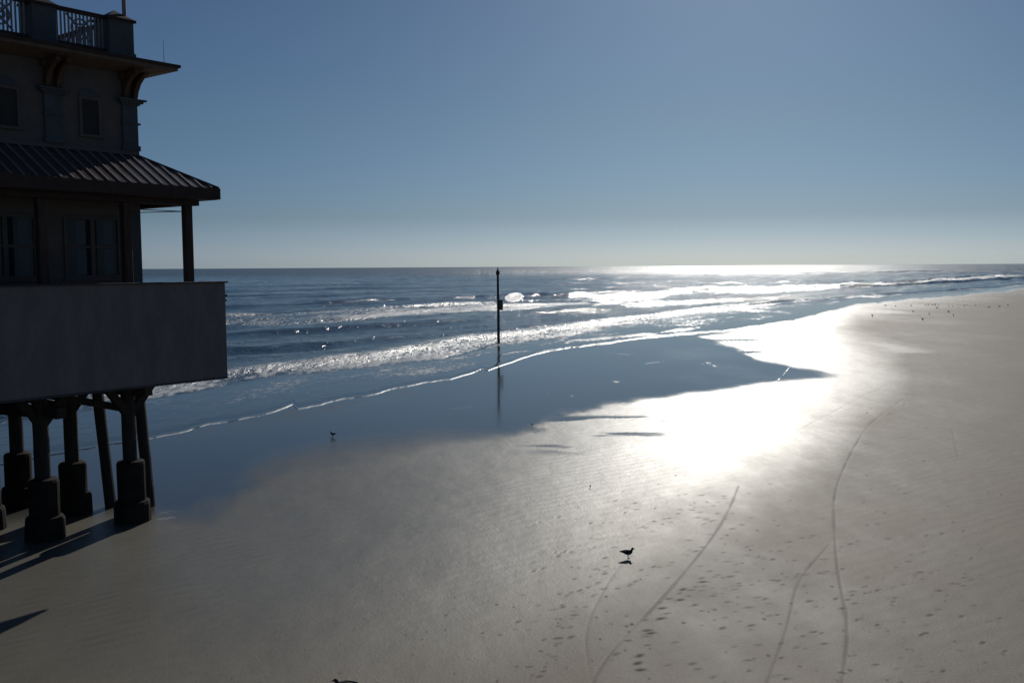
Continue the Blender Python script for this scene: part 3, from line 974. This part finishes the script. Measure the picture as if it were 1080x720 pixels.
# ================================================================== MARKER POLE
mx, my = ground(526, 362)
mp = empty('marker_pole', (float(mx), float(my), 0))
tag(mp, 'tall thin dark pole with a small board on it standing in the wash', 'pole')
b_ = bmesh.new(); tube(b_, (0, 0, -1.2), (-.05, 0, 7.85), .16, .12, 12, .03)
obj('shaft', b_, M['pole'], mp)
b_ = bmesh.new(); lathe(b_, -.05, 0, [(.16, 7.62), (.21, 7.66), (.21, 7.95), (.10, 8.1), (.06, 8.30), (.02, 8.42)], 12)
obj('pole_tip', b_, M['pole'], mp)
b_ = boxes((.10, .50, -.10, -.03, 3.7, 4.85)); bevel(b_, .01)
sb = obj('sign_board', b_, M['board'], mp)
obj('board_bracket', boxes((-.16, .14, -.12, .0, 3.95, 4.05), (-.16, .14, -.12, .0, 4.5, 4.6)), M['pole'], mp)


# ================================================================== BIRDS
def loft(bm, secs, seg=14):
    """secs: (centre x,y,z, half width, half height, tilt) rings along the bird's axis (x)"""
    rings = []
    for cx, cy, cz, w, h, tilt in secs:
        ring = []
        for k in range(seg):
            a = 2 * math.pi * k / seg
            yy = w * math.cos(a); zz = h * math.sin(a)
            ring.append(bm.verts.new((cx - zz * math.sin(tilt), cy + yy, cz + zz * math.cos(tilt))))
        rings.append(ring)
    for i in range(len(rings) - 1):
        for k in range(seg):
            bm.faces.new((rings[i][k], rings[i][(k + 1) % seg], rings[i + 1][(k + 1) % seg], rings[i + 1][k]))
    bm.faces.new(rings[0]); bm.faces.new(rings[-1][::-1])
    for f in bm.faces:
        f.smooth = True
    return bm


def make_bird(name, loc, rz, scale, head_up=1.0, pale=False):
    """standing shore bird facing +x"""
    root = empty(name, loc, rz); root.scale = (scale,) * 3
    b_ = bmesh.new(); hu = head_up
    secs = [(-.235, 0, .175, .022, .006, .0), (-.19, 0, .172, .030, .014, .0), (-.14, 0, .165, .042, .032, .05), (-.08, 0, .155, .058, .052, .08),
            (-.01, 0, .150, .066, .066, .12), (.05, 0, .155, .062, .064, .3), (.09, 0, .172, .048, .050, .7),
            (.108, 0, .198 * hu, .036, .036, 1.0), (.116, 0, .222 * hu, .032, .034, .8), (.132, 0, .240 * hu, .034, .036, .3), (.152, 0, .242 * hu, .030, .030, .1),
            (.170, 0, .238 * hu, .018, .018, .0), (.176, 0, .236 * hu, .010, .010, 0)]
    body = obj('body', loft(b_, secs), M['pale'] if pale else M['plumage'], root)
    for s in (-1, 1):
        b_ = bmesh.new()
        secs = [(-.27, s * .012, .183, .008, .005, 0), (-.20, s * .028, .182, .012, .018, 0), (-.12, s * .048, .175, .012, .034, .0), (-.04, s * .060, .168, .012, .044, .1),
                (.03, s * .060, .168, .010, .038, .3), (.065, s * .052, .170, .006, .02, .4)]
        obj('wing', loft(b_, secs, 10), M['wing'], root)
        b_ = bmesh.new()
        tube(b_, (.0, s * .028, .11), (-.008, s * .028, .055), .008, .006, 6)
        tube(b_, (-.008, s * .028, .055), (.004, s * .028, .006), .006, .006, 6)
        for a in (-.45, 0, .45):
            tube(b_, (.004, s * .028, .006), (.004 + .05 * math.cos(a), s * .028 + .05 * math.sin(a), .004), .005, .003, 5)
        obj('leg', b_, M['bill'], root)
        b_ = bmesh.new(); bmesh.ops.create_icosphere(b_, subdivisions=1, radius=.006, matrix=Matrix.Translation((.152, s * .027, .247 * hu)))
        obj('eye', b_, M['bill'], root)
    b_ = bmesh.new()
    loft(b_, [(.172, 0, .237 * hu, .010, .010, 0), (.195, 0, .234 * hu, .008, .009, 0), (.215, 0, .229 * hu, .003, .004, .2)], 8)
    obj('bill', b_, M['bill'], root)
    return root


def bird_at(px, py, name, rz, scale, **kw):
    X, Y = ground(px, py)
    return make_bird(name, (float(X), float(Y), 0.0), rz, scale, **kw)


b1 = bird_at(662.5, 588.5, 'gull', math.radians(8), .94)
b1.scale = (.98, .98, 1.17)
tag(b1, 'dark gull in profile facing right, casting a shadow on the open grey sand', 'bird')
b2 = bird_at(351, 460.5, 'gull', math.radians(150), .95)
tag(b2, 'small dark gull mirrored in the wet blue sand near the wash line', 'bird')
b3 = bird_at(362, 730.5, 'gull', math.radians(183), 1.12)
tag(b3, 'dark gull cut off by the bottom edge of the picture, facing left', 'bird')
b4 = bird_at(622.5, 514.5, 'sandpiper', math.radians(70), .42)
tag(b4, 'tiny dark sandpiper alone on the pale sand by the bright glare', 'bird')
b5 = bird_at(561, 448.5, 'sandpiper', math.radians(200), .40)
tag(b5, 'tiny dark sandpiper on the wet sand left of the glare', 'bird')

# far resting flock: one body each, only a few pixels
flock = [(920, 333), (934, 322), (944.5, 322.5), (961, 322), (963, 328.5), (973, 337), (976, 321.5), (980, 331), (983, 321.5), (988, 324.5), (990, 321.5), (1000.5, 329), (1005.5, 332.5),
         (1001, 322.5), (1005, 323), (1017, 322), (1020, 321), (1029, 322), (1043, 324), (1054, 323), (1063, 321.5), (979, 321.2), (986, 321.3)]
b_ = bmesh.new()
loft(b_, [(-.26, 0, .19, .012, .006, 0), (-.14, 0, .175, .045, .03, .05), (0, 0, .155, .07, .07, .1), (.07, 0, .165, .055, .058, .6), (.108, 0, .21, .034, .036, 1), (.14, 0, .25, .034, .036, .2), (.172, 0, .245, .014, .014, 0), (.215, 0, .235, .003, .003, 0)], 10)
for s in (-1, 1):
    tube(b_, (0, s * .028, .11), (.0, s * .028, 0), .012, .010, 5)
far_me = None
for k, (px, py) in enumerate(flock):
    X, Y = ground(px, py + 1.0)
    if k == 0:
        o = obj('resting_gull', b_, M['plumage']); far_me = o.data
    else:
        o = bpy.data.objects.new('resting_gull', far_me); COL.objects.link(o)
    o.location = (float(X), float(Y), 0.005); s = random.uniform(1.3, 1.6) if k in (5, 0, 11) else random.uniform(.95, 1.3)
    o.scale = (s, s, s); o.rotation_euler = (0, 0, random.uniform(0, 6.28))
    tag(o, 'tiny dark gull of the flock resting far along the beach at the right', 'bird', 'gulls resting far along the beach')

# ================================================================== LIGHT, SKY, CAMERA
world = bpy.data.worlds.new('World'); scene.world = world; world.use_nodes = True
nt = world.node_tree; bg = nt.nodes['Background']
sky = N(nt, 'ShaderNodeTexSky', sky_type='NISHITA')
sky.sun_disc = False; sky.sun_elevation = SUN_EL; sky.sun_rotation = SUN_AZ
sky.altitude = 0; sky.air_density = 1.0; sky.dust_density = 0.6; sky.ozone_density = 2.0
# clear winter air: the low sky is pale and cool, the high sky a deep blue
tcw = N(nt, 'ShaderNodeTexCoord'); sxyz = N(nt, 'ShaderNodeSeparateXYZ'); link(nt, tcw.outputs['Generated'], sxyz.inputs[0])
crw = N(nt, 'ShaderNodeValToRGB'); link(nt, sxyz.outputs['Z'], crw.inputs[0])
stops = [(0.0, (.70, 1.10, 2.05)), (.012, (.70, 1.04, 1.92)), (.05, (.495, .73, 1.18)), (.14, (.50, .71, .97)), (.26, (.475, .67, .92)), (1.0, (.5, .65, .85))]
els = crw.color_ramp.elements
while len(els) < len(stops):
    els.new(.5)
for e_, (p_, c_) in zip(els, stops):
    e_.position = p_; e_.color = (c_[0] / 2.1, c_[1] / 2.1, c_[2] / 2.1, 1)
vm = N(nt, 'ShaderNodeVectorMath', operation='MULTIPLY'); link(nt, sky.outputs[0], vm.inputs[0]); link(nt, crw.outputs['Color'], vm.inputs[1])
link(nt, vm.outputs[0], bg.inputs['Color'])
bg.inputs['Strength'].default_value = 0.126

sd = bpy.data.lights.new('sun', 'SUN'); sd.energy = 4.6; sd.angle = math.radians(.53); sd.color = (1.0, .95, .87)
so = bpy.data.objects.new('sun', sd); COL.objects.link(so)
svec = Vector((math.sin(SUN_AZ) * math.cos(SUN_EL), math.cos(SUN_AZ) * math.cos(SUN_EL), math.sin(SUN_EL)))
so.rotation_euler = (-svec).to_track_quat('-Z', 'Y').to_euler()
so.location = svec * 100

cd = bpy.data.cameras.new('camera'); cam = bpy.data.objects.new('camera', cd); COL.objects.link(cam)
cd.sensor_width = 36; cd.lens = 36 * FOC / 1080; cd.clip_start = .1; cd.clip_end = 200000
fw = Vector((0, math.cos(PITCH), -math.sin(PITCH))); rt = Vector((1, 0, 0)); up = Vector((0, math.sin(PITCH), math.cos(PITCH)))
c, s = math.cos(ROLL), math.sin(ROLL)
ax = c * rt - s * up; ay = s * rt + c * up
mt = Matrix((ax, ay, -fw)).transposed().to_4x4(); mt.translation = Vector((0, 0, EYE))
cam.matrix_world = mt
scene.camera = cam

scene.view_settings.view_transform = 'Standard'; scene.view_settings.look = 'None'
scene.view_settings.gamma = 1.0; scene.view_settings.use_curve_mapping = False
scene.view_settings.exposure = -0.9
scene.render.engine = 'CYCLES'
scene.cycles.use_denoising = True
scene.cycles.max_bounces = 6
